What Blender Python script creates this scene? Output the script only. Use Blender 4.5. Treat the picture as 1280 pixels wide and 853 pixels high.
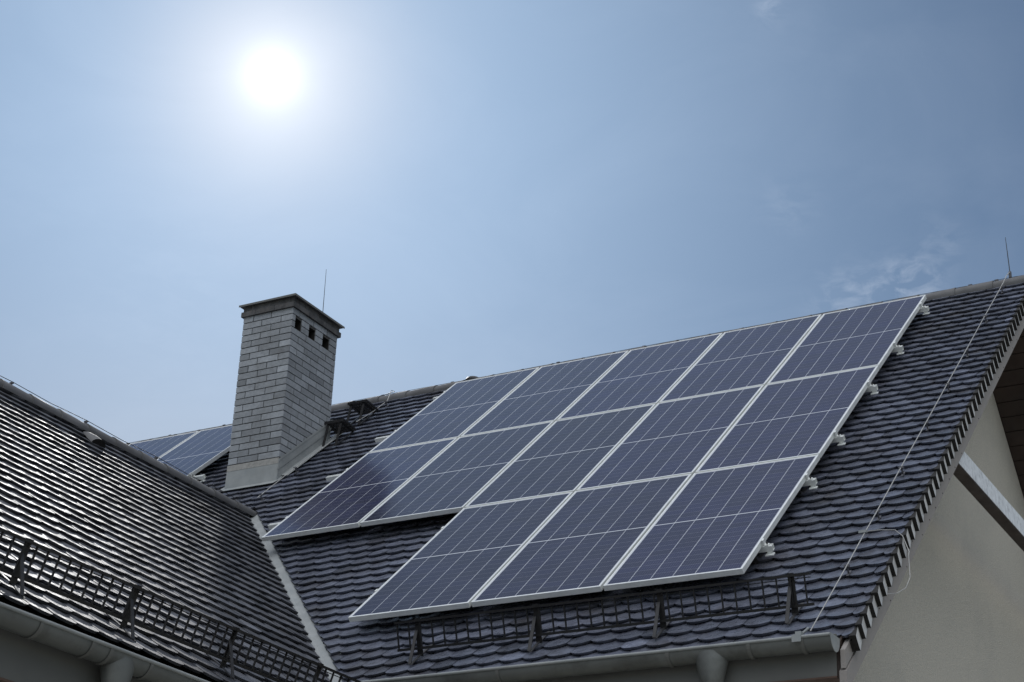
import bpy, bmesh, math, random
from mathutils import Vector, Matrix
random.seed(7)
rad = math.radians
for o in list(bpy.data.objects):
    bpy.data.objects.remove(o)
S = bpy.context.scene
COL = S.collection

# ------------------------------------------------------------------ camera
cam_d = bpy.data.cameras.new('camera')
cam_d.sensor_width = 36.0
cam_d.lens = 64.40
cam_d.clip_end = 5000
cam = bpy.data.objects.new('camera', cam_d)
COL.objects.link(cam)
CAM = Vector((9.41453, -10.55213, -3.62312))
rx = Vector((0.8740132, 0.4844063, 0.0380971))
ry = -Vector((-0.1715581, 0.3809944, -0.9085214))
rz = -Vector((-0.4546083, 0.7875238, 0.4160979))
mw = Matrix((rx, ry, rz)).transposed().to_4x4()
mw.translation = CAM
cam.matrix_world = mw
S.camera = cam

# ------------------------------------------------------------------ sky and sun
SUN = Vector((-0.534194, 0.656503, 0.532579)).normalized()
SUN_EL = math.asin(SUN.z)
SUN_AZ = math.atan2(SUN.x, SUN.y)          # clockwise from +Y
world = bpy.data.worlds.new('World')
S.world = world
world.use_nodes = True
NT = world.node_tree
NT.nodes.clear()
def wn(t, **k):
    n = NT.nodes.new(t)
    for a, b in k.items():
        setattr(n, a, b)
    return n
def wmath(op, a, b=None, clamp=False):
    n = wn('ShaderNodeMath', operation=op, use_clamp=clamp)
    for i, v in enumerate((a, b)):
        if v is None:
            continue
        if isinstance(v, (int, float)):
            n.inputs[i].default_value = v
        else:
            NT.links.new(v, n.inputs[i])
    return n.outputs[0]
sky = wn('ShaderNodeTexSky', sky_type='NISHITA')
sky.sun_disc = False
sky.sun_elevation = SUN_EL
sky.sun_rotation = SUN_AZ
sky.altitude = 200
sky.air_density = 1.0
sky.dust_density = 0.0
sky.ozone_density = 1.0
tc = wn('ShaderNodeTexCoord')
nrm = wn('ShaderNodeVectorMath', operation='NORMALIZE')
NT.links.new(tc.outputs['Generated'], nrm.inputs[0])
def wdot(v):
    n = wn('ShaderNodeVectorMath', operation='DOT_PRODUCT')
    NT.links.new(nrm.outputs[0], n.inputs[0])
    n.inputs[1].default_value = v
    return wmath('MAXIMUM', n.outputs['Value'], 0.0)
sd = wdot(tuple(SUN))
SUNLOW = Vector((SUN.x, SUN.y, 0.10)).normalized()
BACK_FILL = Vector((0.18, -0.38, 0.91)).normalized()  # unseen bright sky lobe added overhead, behind the camera, as fill light
GLOW = [(sd, 14000, 0.32, (1, 0.99, 0.96)), (sd, 5000, 0.17, (1, 0.98, 0.92)), (sd, 1200, 0.15, (1, 0.93, 0.78)), (sd, 420, 0.28, (1.0, 0.72, 0.42)), (sd, 27, 0.53, (0.58, 0.755, 0.94)),
        (wdot(tuple(SUNLOW)), 40, 0.42, (1.0, 0.62, 0.12)), (wdot(tuple(BACK_FILL)), 4, 2.6, (0.97, 0.98, 1.0))]
bg0 = wn('ShaderNodeBackground')
NT.links.new(sky.outputs[0], bg0.inputs[0])
bg0.inputs[1].default_value = 0.055
acc = bg0.outputs[0]
def add_sh(a, b):
    n = wn('ShaderNodeAddShader')
    NT.links.new(a, n.inputs[0]); NT.links.new(b, n.inputs[1])
    return n.outputs[0]
for dd, k, amp, colr in GLOW:
    b = wn('ShaderNodeBackground')
    b.inputs[0].default_value = (*colr, 1)
    NT.links.new(wmath('MULTIPLY', wmath('POWER', dd, float(k)), amp), b.inputs[1])
    acc = add_sh(acc, b.outputs[0])
# a few thin wisps of cloud
nz = wn('ShaderNodeTexNoise')
nz.inputs['Scale'].default_value = 55.0
nz.inputs['Detail'].default_value = 7.0
nz.inputs['Roughness'].default_value = 0.62
nz.inputs['Distortion'].default_value = 0.5
wmap = wn('ShaderNodeMapping'); wmap.inputs['Rotation'].default_value = (0.0, 0.5, 0.3); wmap.inputs['Scale'].default_value = (1.0, 1.0, 2.1)
NT.links.new(nrm.outputs[0], wmap.inputs['Vector'])
NT.links.new(wmap.outputs[0], nz.inputs['Vector'])
nzm = wmath('MULTIPLY', wmath('SUBTRACT', nz.outputs[0], 0.42, True), 3.2, True)
cm = None
for v, k, a in (((-0.250, 0.8610, 0.4425), 11000, 1.5), ((-0.270, 0.8570, 0.4385), 9000, 1.0), ((-0.2896, 0.8519, 0.4363), 9000, 0.8), ((-0.2917, 0.7668, 0.5717), 30000, 0.8),
                ((-0.3062, 0.8214, 0.4812), 9000, 0.35), ((-0.2323, 0.8560, 0.4619), 16000, 0.45), ((-0.60, 0.68, 0.42), 700, 0.12)):
    t = wmath('MULTIPLY', wmath('POWER', wdot(tuple(Vector(v).normalized())), float(k)), a)
    cm = t if cm is None else wmath('ADD', cm, t)
cl = wn('ShaderNodeBackground')
cl.inputs[0].default_value = (1.0, 0.97, 0.93, 1)
NT.links.new(wmath('MULTIPLY', wmath('MULTIPLY', cm, nzm), 0.15), cl.inputs[1])
acc = add_sh(acc, cl.outputs[0])
# barely visible veil of uneven haze over the whole sky
nh = wn('ShaderNodeTexNoise')
nh.inputs['Scale'].default_value = 7.0; nh.inputs['Detail'].default_value = 6.0; nh.inputs['Roughness'].default_value = 0.6; nh.inputs['Distortion'].default_value = 0.8
NT.links.new(wmap.outputs[0], nh.inputs['Vector'])
hz = wn('ShaderNodeBackground'); hz.inputs[0].default_value = (0.95, 0.97, 1.0, 1)
NT.links.new(wmath('MULTIPLY', wmath('SUBTRACT', nh.outputs[0], 0.44, True), 0.09), hz.inputs[1])
acc = add_sh(acc, hz.outputs[0])
wo = wn('ShaderNodeOutputWorld')
NT.links.new(acc, wo.inputs[0])

sl = bpy.data.lights.new('sun', 'SUN')
sl.energy = 0.9
sl.angle = rad(1.5)
sl.color = (1.0, 0.98, 0.95)
so = bpy.data.objects.new('sun', sl)
COL.objects.link(so)
so.rotation_euler = (-SUN).to_track_quat('-Z', 'Y').to_euler()
so.location = (0, 0, 40)
S.view_settings.view_transform = 'Standard'
S.view_settings.look = 'None'
S.view_settings.exposure = 0.0
S.view_settings.gamma = 1.0
S.render.engine = 'CYCLES'
S.cycles.max_bounces = 8
S.cycles.sample_clamp_indirect = 6

# ------------------------------------------------------------------ frames measured on the roof
PH = rad(41.1877)          # pitch of the main roof
CP, SP = math.cos(PH), math.sin(PH)
TILE_N = -0.14             # tile surface below the panels' top face
def M(u, v, n):            # along the eave, up the slope, out of the slope
    return Vector((u, v * CP - n * SP, v * SP + n * CP))
def MT(u, v, n):
    return M(u, v, n + TILE_N)
PW = rad(39.0)             # pitch of the wing roof
CW, SW = math.cos(PW), math.sin(PW)
def WT(y, b, n):           # y along the wing's eave, b up-slope (negative = below ridge)
    return Vector((-0.9 - b * CW + n * SW, y, 2.0 + b * SW + n * CW))
GZ = -5.22

# ------------------------------------------------------------------ helpers
def tag(o, label=None, cat=None, group=None, kind=None):
    if label: o['label'] = label
    if cat: o['category'] = cat
    if group: o['group'] = group
    if kind: o['kind'] = kind
    return o
class MB:
    def __init__(s):
        s.v = []; s.f = []; s.t = []; s.mi = []
    def add(s, vs, fs, tint=1.0, mi=0):
        b = len(s.v)
        s.v += [Vector(x) for x in vs]
        for f in fs:
            s.f.append(tuple(b + i for i in f)); s.t.append(tint); s.mi.append(mi)
    def hexa(s, p, tint=1.0, mi=0):   # 8 points: 4 low ring, 4 high ring
        s.add(p, [(3, 2, 1, 0), (4, 5, 6, 7), (0, 1, 5, 4), (1, 2, 6, 5), (2, 3, 7, 6), (3, 0, 4, 7)], tint, mi)
    def box(s, a, b, F=None, tint=1.0, mi=0):
        (x0, y0, z0), (x1, y1, z1) = a, b
        p = [(x0, y0, z0), (x1, y0, z0), (x1, y1, z0), (x0, y1, z0), (x0, y0, z1), (x1, y0, z1), (x1, y1, z1), (x0, y1, z1)]
        if F: p = [F(*q) for q in p]
        s.hexa(p, tint, mi)
    def bar(s, p, q, w, h, up=(0, 0, 1), tint=1.0, mi=0):
        p = Vector(p); q = Vector(q); d = (q - p).normalized()
        a = d.cross(Vector(up)).normalized(); b = a.cross(d).normalized()
        a = a * w / 2; b = b * h / 2
        s.hexa([p - a - b, p + a - b, q + a - b, q - a - b, p - a + b, p + a + b, q + a + b, q - a + b], tint, mi)
    def tube(s, pts, r, n=8, caps=True, tint=1.0, mi=0):
        pts = [Vector(p) for p in pts]
        rs = r if isinstance(r, (list, tuple)) else [r] * len(pts)
        vs = []; ref = None
        for i, p in enumerate(pts):
            d = (pts[min(i + 1, len(pts) - 1)] - pts[max(i - 1, 0)]).normalized()
            if ref is None:
                ref = d.cross(Vector((0.13, 0.31, 0.94))).normalized()
            ref = (ref - d * ref.dot(d)).normalized()
            e = d.cross(ref)
            for k in range(n):
                a = 2 * math.pi * k / n
                vs.append(p + (ref * math.cos(a) + e * math.sin(a)) * rs[i])
        fs = []
        for i in range(len(pts) - 1):
            for k in range(n):
                fs.append((i * n + k, i * n + (k + 1) % n, (i + 1) * n + (k + 1) % n, (i + 1) * n + k))
        if caps:
            fs.append(tuple(reversed(range(n)))); fs.append(tuple((len(pts) - 1) * n + k for k in range(n)))
        s.add(vs, fs, tint, mi)
    def poly_prism(s, pts, d, tint=1.0, mi=0):   # planar polygon thickened by vector d
        n = len(pts); d = Vector(d)
        vs = [Vector(p) for p in pts] + [Vector(p) + d for p in pts]
        fs = [tuple(range(n)), tuple(reversed(range(n, 2 * n)))] + [(i, (i + 1) % n, n + (i + 1) % n, n + i) for i in range(n)]
        s.add(vs, fs, tint, mi)
    def mesh(s, name, org=Vector((0, 0, 0)), smooth=False, inv=None):
        me = bpy.data.meshes.new(name)
        vs = [(inv @ v) if inv else (v - org) for v in s.v]
        me.from_pydata([tuple(v) for v in vs], [], s.f)
        me.polygons.foreach_set('material_index', s.mi)
        at = me.attributes.new('tint', 'FLOAT', 'FACE')
        at.data.foreach_set('value', s.t)
        if smooth:
            me.polygons.foreach_set('use_smooth', [True] * len(s.f))
            me.set_sharp_from_angle(angle=rad(35))
        me.update()
        return me
    def build(s, name, mats, parent=None, org=None, smooth=False, local=False, fixn=True):
        # points are world coordinates; org = world origin of the thing (unrotated)
        if org is None:
            org = root_of(parent).location.copy() if parent else Vector((0, 0, 0))
        me = s.mesh(name, Vector((0, 0, 0)) if local else org, smooth)
        if fixn:
            bm = bmesh.new(); bm.from_mesh(me)
            bmesh.ops.recalc_face_normals(bm, faces=bm.faces)
            bm.to_mesh(me); bm.free()
        o = bpy.data.objects.new(name, me)
        for m in (mats if isinstance(mats, (list, tuple)) else [mats]):
            me.materials.append(m)
        COL.objects.link(o)
        if parent: o.parent = parent
        else: o.location = org
        return o
def root_of(o):
    while o.parent: o = o.parent
    return o
def empty(name, loc, rot=(0, 0, 0)):
    e = bpy.data.objects.new(name, None)
    e.location = loc; e.rotation_euler = rot; e.empty_display_size = 0.2
    COL.objects.link(e)
    return e

# ------------------------------------------------------------------ materials
def mat(name, col, rough=0.6, metal=0.0, var=0.15, vscale=8.0, bump=0.0, bscale=60.0, tint=False, ior=1.5, spec=0.5,
        dirt=None, dirt_scale=2.0, dirt_amt=0.4, rvar=0.1):
    m = bpy.data.materials.new(name); m.use_nodes = True
    nt = m.node_tree; N = nt.nodes; L = nt.links
    bs = N['Principled BSDF']
    bs.inputs['Roughness'].default_value = rough
    bs.inputs['Metallic'].default_value = metal
    bs.inputs['IOR'].default_value = ior
    bs.inputs['Specular IOR Level'].default_value = spec
    co = N.new('ShaderNodeTexCoord')
    n1 = N.new('ShaderNodeTexNoise'); n1.inputs['Scale'].default_value = vscale; n1.inputs['Detail'].default_value = 5
    L.new(co.outputs['Object'], n1.inputs['Vector'])
    mr = N.new('ShaderNodeMapRange')
    mr.inputs[1].default_value = 0.3; mr.inputs[2].default_value = 0.7
    mr.inputs[3].default_value = 1 - var; mr.inputs[4].default_value = 1 + var
    L.new(n1.outputs[0], mr.inputs[0])
    val = mr.outputs[0]
    if tint:
        at = N.new('ShaderNodeAttribute'); at.attribute_name = 'tint'
        mm = N.new('ShaderNodeMath'); mm.operation = 'MULTIPLY'
        L.new(at.outputs['Fac'], mm.inputs[0]); L.new(val, mm.inputs[1]); val = mm.outputs[0]
    vm = N.new('ShaderNodeVectorMath'); vm.operation = 'SCALE'
    vm.inputs[0].default_value = col
    L.new(val, vm.inputs['Scale'])
    out = vm.outputs[0]
    if dirt:
        n2 = N.new('ShaderNodeTexNoise'); n2.inputs['Scale'].default_value = dirt_scale; n2.inputs['Detail'].default_value = 8
        n2.inputs['Roughness'].default_value = 0.65
        L.new(co.outputs['Object'], n2.inputs['Vector'])
        r2 = N.new('ShaderNodeMapRange'); r2.inputs[1].default_value = 0.5; r2.inputs[2].default_value = 0.72; r2.inputs[4].default_value = dirt_amt
        L.new(n2.outputs[0], r2.inputs[0])
        mx = N.new('ShaderNodeMix'); mx.data_type = 'RGBA'
        L.new(r2.outputs[0], mx.inputs[0]); L.new(out, mx.inputs[6]); mx.inputs[7].default_value = (*dirt, 1)
        out = mx.outputs[2]
    L.new(out, bs.inputs['Base Color'])
    if rvar:
        r3 = N.new('ShaderNodeMapRange'); r3.inputs[1].default_value = 0.3; r3.inputs[2].default_value = 0.7
        r3.inputs[3].default_value = max(0.03, rough - rvar); r3.inputs[4].default_value = min(1, rough + rvar)
        n4 = N.new('ShaderNodeTexNoise'); n4.inputs['Scale'].default_value = vscale * 1.7
        L.new(co.outputs['Object'], n4.inputs['Vector'])
        L.new(n4.outputs[0], r3.inputs[0]); L.new(r3.outputs[0], bs.inputs['Roughness'])
    if bump:
        n3 = N.new('ShaderNodeTexNoise'); n3.inputs['Scale'].default_value = bscale; n3.inputs['Detail'].default_value = 4
        L.new(co.outputs['Object'], n3.inputs['Vector'])
        b = N.new('ShaderNodeBump'); b.inputs['Strength'].default_value = bump; b.inputs['Distance'].default_value = 0.01
        L.new(n3.outputs[0], b.inputs['Height']); L.new(b.outputs[0], bs.inputs['Normal'])
    return m
m_tile = mat('slate_grey_tile', (0.098, 0.108, 0.142), 0.30, var=0.25, vscale=14, bump=0.12, bscale=40, tint=True, dirt=(0.055, 0.048, 0.042), dirt_scale=2.2, dirt_amt=0.6)
m_tile_w = mat('slate_grey_wing_tile', (0.078, 0.081, 0.092), 0.56, spec=0.14, var=0.25, vscale=14, bump=0.12, bscale=40, tint=True, dirt=(0.06, 0.052, 0.045), dirt_scale=3.2, dirt_amt=0.35)
m_verge = mat('verge_flap_light', (0.52, 0.515, 0.50), 0.55, var=0.15, vscale=9, dirt=(0.15, 0.14, 0.13), dirt_scale=9, dirt_amt=0.5, tint=True)
m_ridge = mat('ridge_tile', (0.10, 0.10, 0.103), 0.65, var=0.2, vscale=5, tint=True, bump=0.1)
m_deck_shade = mat('roof_underlay_and_flap_shade', (0.012, 0.011, 0.010), 0.9)  # underlay colour; on the verge flap fronts it stands for shade
m_stucco = mat('grey_beige_stucco', (0.49, 0.465, 0.405), 0.92, var=0.09, vscale=45, bump=1.0, bscale=110, dirt=(0.38, 0.37, 0.335), dirt_scale=1.1, dirt_amt=0.6)
m_barge = mat('barge_fibre_board', (0.27, 0.25, 0.235), 0.75, var=0.1, vscale=6, bump=0.15, bscale=90, dirt=(0.16, 0.14, 0.13), dirt_scale=6, dirt_amt=0.4)
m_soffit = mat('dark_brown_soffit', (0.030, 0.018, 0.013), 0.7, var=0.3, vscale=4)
m_fascia = mat('grey_fascia', (0.12, 0.122, 0.115), 0.6, var=0.1, vscale=3, dirt=(0.12, 0.12, 0.11), dirt_scale=2)
m_brown = mat('brown_edge_wood', (0.10, 0.06, 0.045), 0.7)
m_zinc = mat('zinc_gutter', (0.14, 0.148, 0.143), 0.45, metal=0.3, var=0.12, vscale=5, dirt=(0.07, 0.072, 0.066), dirt_scale=6, dirt_amt=0.75)
m_lead = mat('weathered_zinc_flashing', (0.28, 0.295, 0.295), 0.6, metal=0.2, var=0.12, vscale=7, bump=0.1, bscale=20, dirt=(0.22, 0.25, 0.26), dirt_scale=6, dirt_amt=0.6)
m_brick = mat('grey_clinker_brick', (0.245, 0.262, 0.282), 0.75, var=0.12, vscale=30, bump=0.3, bscale=80, tint=True, dirt=(0.12, 0.12, 0.12), dirt_scale=3.5, dirt_amt=0.55)
m_mortar = mat('dark_mortar', (0.06, 0.058, 0.055), 0.95, var=0.2, vscale=20)
m_mortar_l = mat('light_mortar_band', (0.30, 0.295, 0.28), 0.9, var=0.2, vscale=20, bump=0.3)
m_crown = mat('stained_brick_crown', (0.068, 0.068, 0.07), 0.8, var=0.3, vscale=12, tint=True, dirt=(0.13, 0.11, 0.10), dirt_scale=14, dirt_amt=0.5, bump=0.3)
m_alu = mat('anodised_aluminium', (0.80, 0.82, 0.80), 0.42, metal=0.35, var=0.04, vscale=6, dirt=(0.45, 0.47, 0.44), dirt_scale=8, dirt_amt=0.3)
m_white = mat('white_weathered_paint', (0.66, 0.69, 0.72), 0.7, var=0.12, vscale=18, dirt=(0.25, 0.27, 0.30), dirt_scale=22, dirt_amt=0.65, bump=0.2)
m_steel = mat('black_powder_steel', (0.008, 0.008, 0.009), 0.5, var=0.3, vscale=20, dirt=(0.022, 0.015, 0.013), dirt_scale=12)
m_steelg = mat('dark_grey_strut_steel', (0.032, 0.032, 0.034), 0.5, var=0.2, vscale=20, dirt=(0.05, 0.04, 0.035), dirt_scale=12)
m_wire = mat('galvanised_wire', (0.36, 0.36, 0.35), 0.5, metal=0.4, var=0.1)
m_wired = mat('dark_wire', (0.05, 0.05, 0.05), 0.5, metal=0.3, var=0.1)
m_clip = mat('wire_clip', (0.10, 0.10, 0.11), 0.5, metal=0.3)
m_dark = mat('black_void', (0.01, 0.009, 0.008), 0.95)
m_ground = mat('grass_and_paving_ground', (0.30, 0.29, 0.265), 0.95, var=0.2, vscale=0.5, dirt=(0.10, 0.12, 0.06), dirt_scale=0.08, dirt_amt=0.7)
m_window = mat('window_glass', (0.02, 0.025, 0.03), 0.08, var=0.0, rvar=0)

# photovoltaic glass: pattern laid in metres on the module itself
PWD, PHT = 1.000, 2.015
def pv_material():
    m = bpy.data.materials.new('photovoltaic_glass'); m.use_nodes = True
    nt = m.node_tree; N = nt.nodes; L = nt.links
    bs = N['Principled BSDF']
    co = N.new('ShaderNodeTexCoord'); sp = N.new('ShaderNodeSeparateXYZ')
    L.new(co.outputs['Object'], sp.inputs[0])
    X, Y = sp.outputs[0], sp.outputs[1]
    def mt(op, a, b=None, c=None, clamp=False):
        n = N.new('ShaderNodeMath'); n.operation = op; n.use_clamp = clamp
        for i, v in enumerate((a, b, c)):
            if v is None: continue
            if isinstance(v, (int, float)): n.inputs[i].default_value = v
            else: L.new(v, n.inputs[i])
        return n.outputs[0]
    mx0, my0 = 0.019, 0.023
    cw = (PWD - 2 * mx0) / 6.0
    hh = (PHT - 2 * my0 - 0.010) / 2.0
    ch = hh / 12.0
    def line(coord, period, half):          # 1 within half of a multiple of period
        f = mt('FRACT', mt('ADD', mt('DIVIDE', coord, period), 0.5))
        d = mt('MULTIPLY', mt('ABSOLUTE', mt('SUBTRACT', f, 0.5)), period)
        return mt('LESS_THAN', d, half)
    xs = mt('SUBTRACT', X, mx0)
    ys = mt('SUBTRACT', Y, my0)
    upper = mt('GREATER_THAN', ys, hh + 0.005)
    ys2 = mt('SUBTRACT', ys, mt('MULTIPLY', upper, hh + 0.010))
    colgap = line(xs, cw, 0.0018)
    rowgap = line(ys2, ch, 0.0009)
    inx = mt('MULTIPLY', mt('GREATER_THAN', xs, 0.0), mt('LESS_THAN', xs, cw * 6))
    iny = mt('MULTIPLY', mt('GREATER_THAN', ys2, 0.0), mt('LESS_THAN', ys2, hh))
    cell = mt('MULTIPLY', mt('MULTIPLY', inx, iny), mt('MULTIPLY', mt('SUBTRACT', 1.0, colgap), mt('SUBTRACT', 1.0, mt('MULTIPLY', rowgap, 0.35))))
    bus = mt('MULTIPLY', line(mt('SUBTRACT', xs, cw / 18), cw / 9, 0.0007), 0.12)
    # solder points along the bars: the fine dotting of the cells
    dots = mt('MULTIPLY', line(mt('SUBTRACT', xs, cw / 18), cw / 9, 0.0032), line(ys2, ch / 2, 0.0035))
    white = mt('MAXIMUM', mt('SUBTRACT', 1.0, cell), mt('MAXIMUM', bus, mt('MULTIPLY', dots, 0.07)))
    # per-cell shade
    wn_ = N.new('ShaderNodeTexWhiteNoise'); wn_.noise_dimensions = '3D'
    cb = N.new('ShaderNodeCombineXYZ')
    L.new(mt('FLOOR', mt('DIVIDE', xs, cw)), cb.inputs[0]); L.new(mt('FLOOR', mt('DIVIDE', ys2, ch)), cb.inputs[1])
    oi = N.new('ShaderNodeObjectInfo'); L.new(oi.outputs['Random'], cb.inputs[2])
    L.new(cb.outputs[0], wn_.inputs['Vector'])
    base = N.new('ShaderNodeVectorMath'); base.operation = 'SCALE'
    base.inputs[0].default_value = (0.006, 0.0075, 0.038)
    L.new(mt('MULTIPLY', mt('ADD', 0.8, mt('MULTIPLY', wn_.outputs['Value'], 0.4)), mt('ADD', 0.7, mt('MULTIPLY', oi.outputs['Random'], 0.6))), base.inputs['Scale'])
    mix = N.new('ShaderNodeMix'); mix.data_type = 'RGBA'
    L.new(white, mix.inputs[0]); L.new(base.outputs[0], mix.inputs[6]); mix.inputs[7].default_value = (0.62, 0.64, 0.68, 1)
    # thin dust
    n2 = N.new('ShaderNodeTexNoise'); n2.inputs['Scale'].default_value = 3.0; n2.inputs['Detail'].default_value = 8
    L.new(co.outputs['Object'], n2.inputs['Vector'])
    mix2 = N.new('ShaderNodeMix'); mix2.data_type = 'RGBA'
    L.new(mt('MULTIPLY', mt('SUBTRACT', n2.outputs[0], 0.35, None, True), 0.06), mix2.inputs[0])
    L.new(mix.outputs[2], mix2.inputs[6]); mix2.inputs[7].default_value = (0.3, 0.29, 0.28, 1)
    L.new(mix2.outputs[2], bs.inputs['Base Color'])
    bs.inputs['Roughness'].default_value = 0.17
    bs.inputs['IOR'].default_value = 1.5
    mp = N.new('ShaderNodeMapping'); mp.inputs['Scale'].default_value = (14, 1.2, 1)
    L.new(co.outputs['Object'], mp.inputs['Vector'])
    n5 = N.new('ShaderNodeTexNoise'); n5.inputs['Scale'].default_value = 1.0; n5.inputs['Detail'].default_value = 6
    L.new(mp.outputs[0], n5.inputs['Vector'])
    L.new(mt('ADD', 0.10, mt('ADD', mt('MULTIPLY', n2.outputs[0], 0.08), mt('MULTIPLY', n5.outputs[0], 0.06))), bs.inputs['Roughness'])
    b = N.new('ShaderNodeBump'); b.inputs['Strength'].default_value = 0.05; b.inputs['Distance'].default_value = 0.02
    n6 = N.new('ShaderNodeTexNoise'); n6.inputs['Scale'].default_value = 1.4
    L.new(co.outputs['Object'], n6.inputs['Vector']); L.new(n6.outputs[0], b.inputs['Height']); L.new(b.outputs[0], bs.inputs['Normal'])
    return m
m_pv = pv_material()

# ------------------------------------------------------------------ ground
g = MB(); g.add([(-600, -600, GZ), (600, -600, GZ), (600, 600, GZ), (-600, 600, GZ)], [(0, 1, 2, 3)])
tag(g.build('ground', m_ground), 'grass and paving around the house', kind='structure')

# ------------------------------------------------------------------ the house
house = empty('house', (2.0, 3.0, GZ))
tag(house, 'grey rendered house with dark scalloped tile roofs, a left wing and a brick chimney', 'house')

# ---- tiled slopes
VP0 = Vector((-0.89, 2.52)); VP1 = Vector((2.27, -0.41))       # valley in plan
vd = (VP1 - VP0).normalized()
vn = Vector((-vd.y, vd.x))
if vn.x < 0: vn = -vn                                           # towards the main roof
def clip_bm(me, keep_dir, off):
    bm = bmesh.new(); bm.from_mesh(me)
    pc = Vector((VP0.x, VP0.y, 0)) + Vector((vn.x, vn.y, 0)) * off
    bmesh.ops.bisect_plane(bm, geom=bm.verts[:] + bm.edges[:] + bm.faces[:], plane_co=pc,
                           plane_no=Vector((vn.x, vn.y, 0)) * keep_dir, clear_inner=True, clear_outer=False)
    bm.to_mesh(me); bm.free()
def tile_shape(F, mb, a0, w, b0, E, L, t, dz, sag, tint):
    seg = 8
    h = w / 2
    rj = random.uniform(-0.004, 0.004); jt = random.uniform(-0.003, 0.003); ja = random.uniform(-0.0015, 0.0015)
    ac = a0 + h + ja
    out = [(-h, b0 + L), (h, b0 + L)]
    for i in range(seg + 1):
        s = 1 - 2 * i / seg
        out.append((h * s, b0 + rj + sag * (1 - math.sqrt(max(0, 1 - (s * 0.93) ** 2))) / (1 - math.sqrt(1 - 0.93 ** 2)) * 0.35 + 0.65 * sag * s * s))
    top = [F(ac + a, b, 0.009 - (b - b0) * dz / E + jt * (a / h) + 0.0035 * (1 - (a / h) ** 2)) for a, b in out]
    bot = [F(ac + a * 0.985, b + (0.010 if q_ > 1 else 0), 0.009 - t - (b - b0) * dz / E + jt * (a / h)) for q_, (a, b) in enumerate(out)]
    n = len(out)
    vs = top + bot
    fs = [tuple(reversed(range(n)))]
    for i in range(1, n - 1):
        fs.append((i, i + 1, n + i + 1, n + i))
    fs.append((0, n - 1, 2 * n - 1, n))
    mb.add(vs, fs, tint)
def rtint():
    t = random.gauss(1.0, 0.17)
    if random.random() < 0.06: t *= random.choice((0.65, 1.5))
    return max(0.5, t)
W_T = 0.1755
# main slope (valley side)
mbA = MB(); E1 = 0.1445
k0, k1 = -6, 45
for k in range(k0, k1):
    b = -0.009 + E1 * k - 0.001
    # row parity phase: cusp at a = 1.90 for k = 0
    ph = 1.90 + 0.0865 * (-k)
    ph = 1.90 + (W_T / 2) * (k % 2)
    i0 = int((-7.0 - ph) / W_T)
    i1 = int((6.02 - ph) / W_T) + 1
    for i in range(i0, i1):
        a = ph + i * W_T
        if a > 5.985: continue
        w = min(W_T, 6.0 - a)
        if w < 0.02: continue
        tile_shape(MT, mbA, a, w - 0.003, b - 0.0, E1, 0.33, 0.0165, 0.021, 0.050, rtint())
me_main = mbA.mesh('roof', house.location)
# clip only what lies right of the wing's ridge
def clip_mesh_side(mb, split_x, keep_dir, off):
    left = MB(); right = MB()
    return left, right
A_left = MB(); A_right = MB()
def split_mb(mb, test):
    p = MB(); q = MB()
    idx = 0
    nv = 20 + 2
    return p, q
bm = bmesh.new(); bm.from_mesh(me_main)
hl = house.location
lx = -0.95
pc = Vector((VP0.x, VP0.y, 0)) + Vector((vn.x, vn.y, 0)) * 0.04 - hl
geomR = [f for f in bm.faces if f.calc_center_median().x + hl.x > lx]
vset = set(v for f in geomR for v in f.verts); eset = set(e for f in geomR for e in f.edges)
bmesh.ops.bisect_plane(bm, geom=list(vset) + list(eset) + geomR, plane_co=pc, plane_no=Vector((vn.x, vn.y, 0)), clear_inner=True)
bm.to_mesh(me_main); bm.free()
roof = bpy.data.objects.new('roof', me_main); me_main.materials.append(m_tile); COL.objects.link(roof); roof.parent = house
roof['label'] = 'main roof slope of dark blue-grey scalloped tiles under the solar panels'

# wing slope
mbW = MB(); E2 = 0.157
for k in range(0, 32):
    s_tip = 4.999 - E2 * k
    j = k - 7                                   # row 7 has its tip at s = 3.90
    ph = -3.42 + (W_T / 2) * (j % 2)
    i0 = int((-8.5 - ph) / W_T); i1 = int((2.8 - ph) / W_T) + 1
    yv = 2.6
    for i in range(i0, i1):
        a = ph + i * W_T
        # skip what lies beyond the valley
        x = -0.9 + s_tip * CW
        if (Vector((x - 0.35, a)) - VP0).dot(vn) > 0.1: continue
        tile_shape(WT, mbW, a, W_T - 0.003, -s_tip, E2, min(0.33, s_tip - 0.01), 0.0155, 0.019, 0.056, rtint())
me_w = mbW.mesh('roof', house.location)
bm = bmesh.new(); bm.from_mesh(me_w)
pc = Vector((VP0.x, VP0.y, 0)) + Vector((vn.x, vn.y, 0)) * (-0.04) - hl
bmesh.ops.bisect_plane(bm, geom=bm.verts[:] + bm.edges[:] + bm.faces[:], plane_co=pc, plane_no=Vector((vn.x, vn.y, 0)), clear_outer=True)
bm.to_mesh(me_w); bm.free()
roofw = bpy.data.objects.new('roof', me_w); me_w.materials.append(m_tile_w); COL.objects.link(roofw); roofw.parent = house
roofw['label'] = 'wing roof slope of glossy dark tiles on the left'

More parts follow.
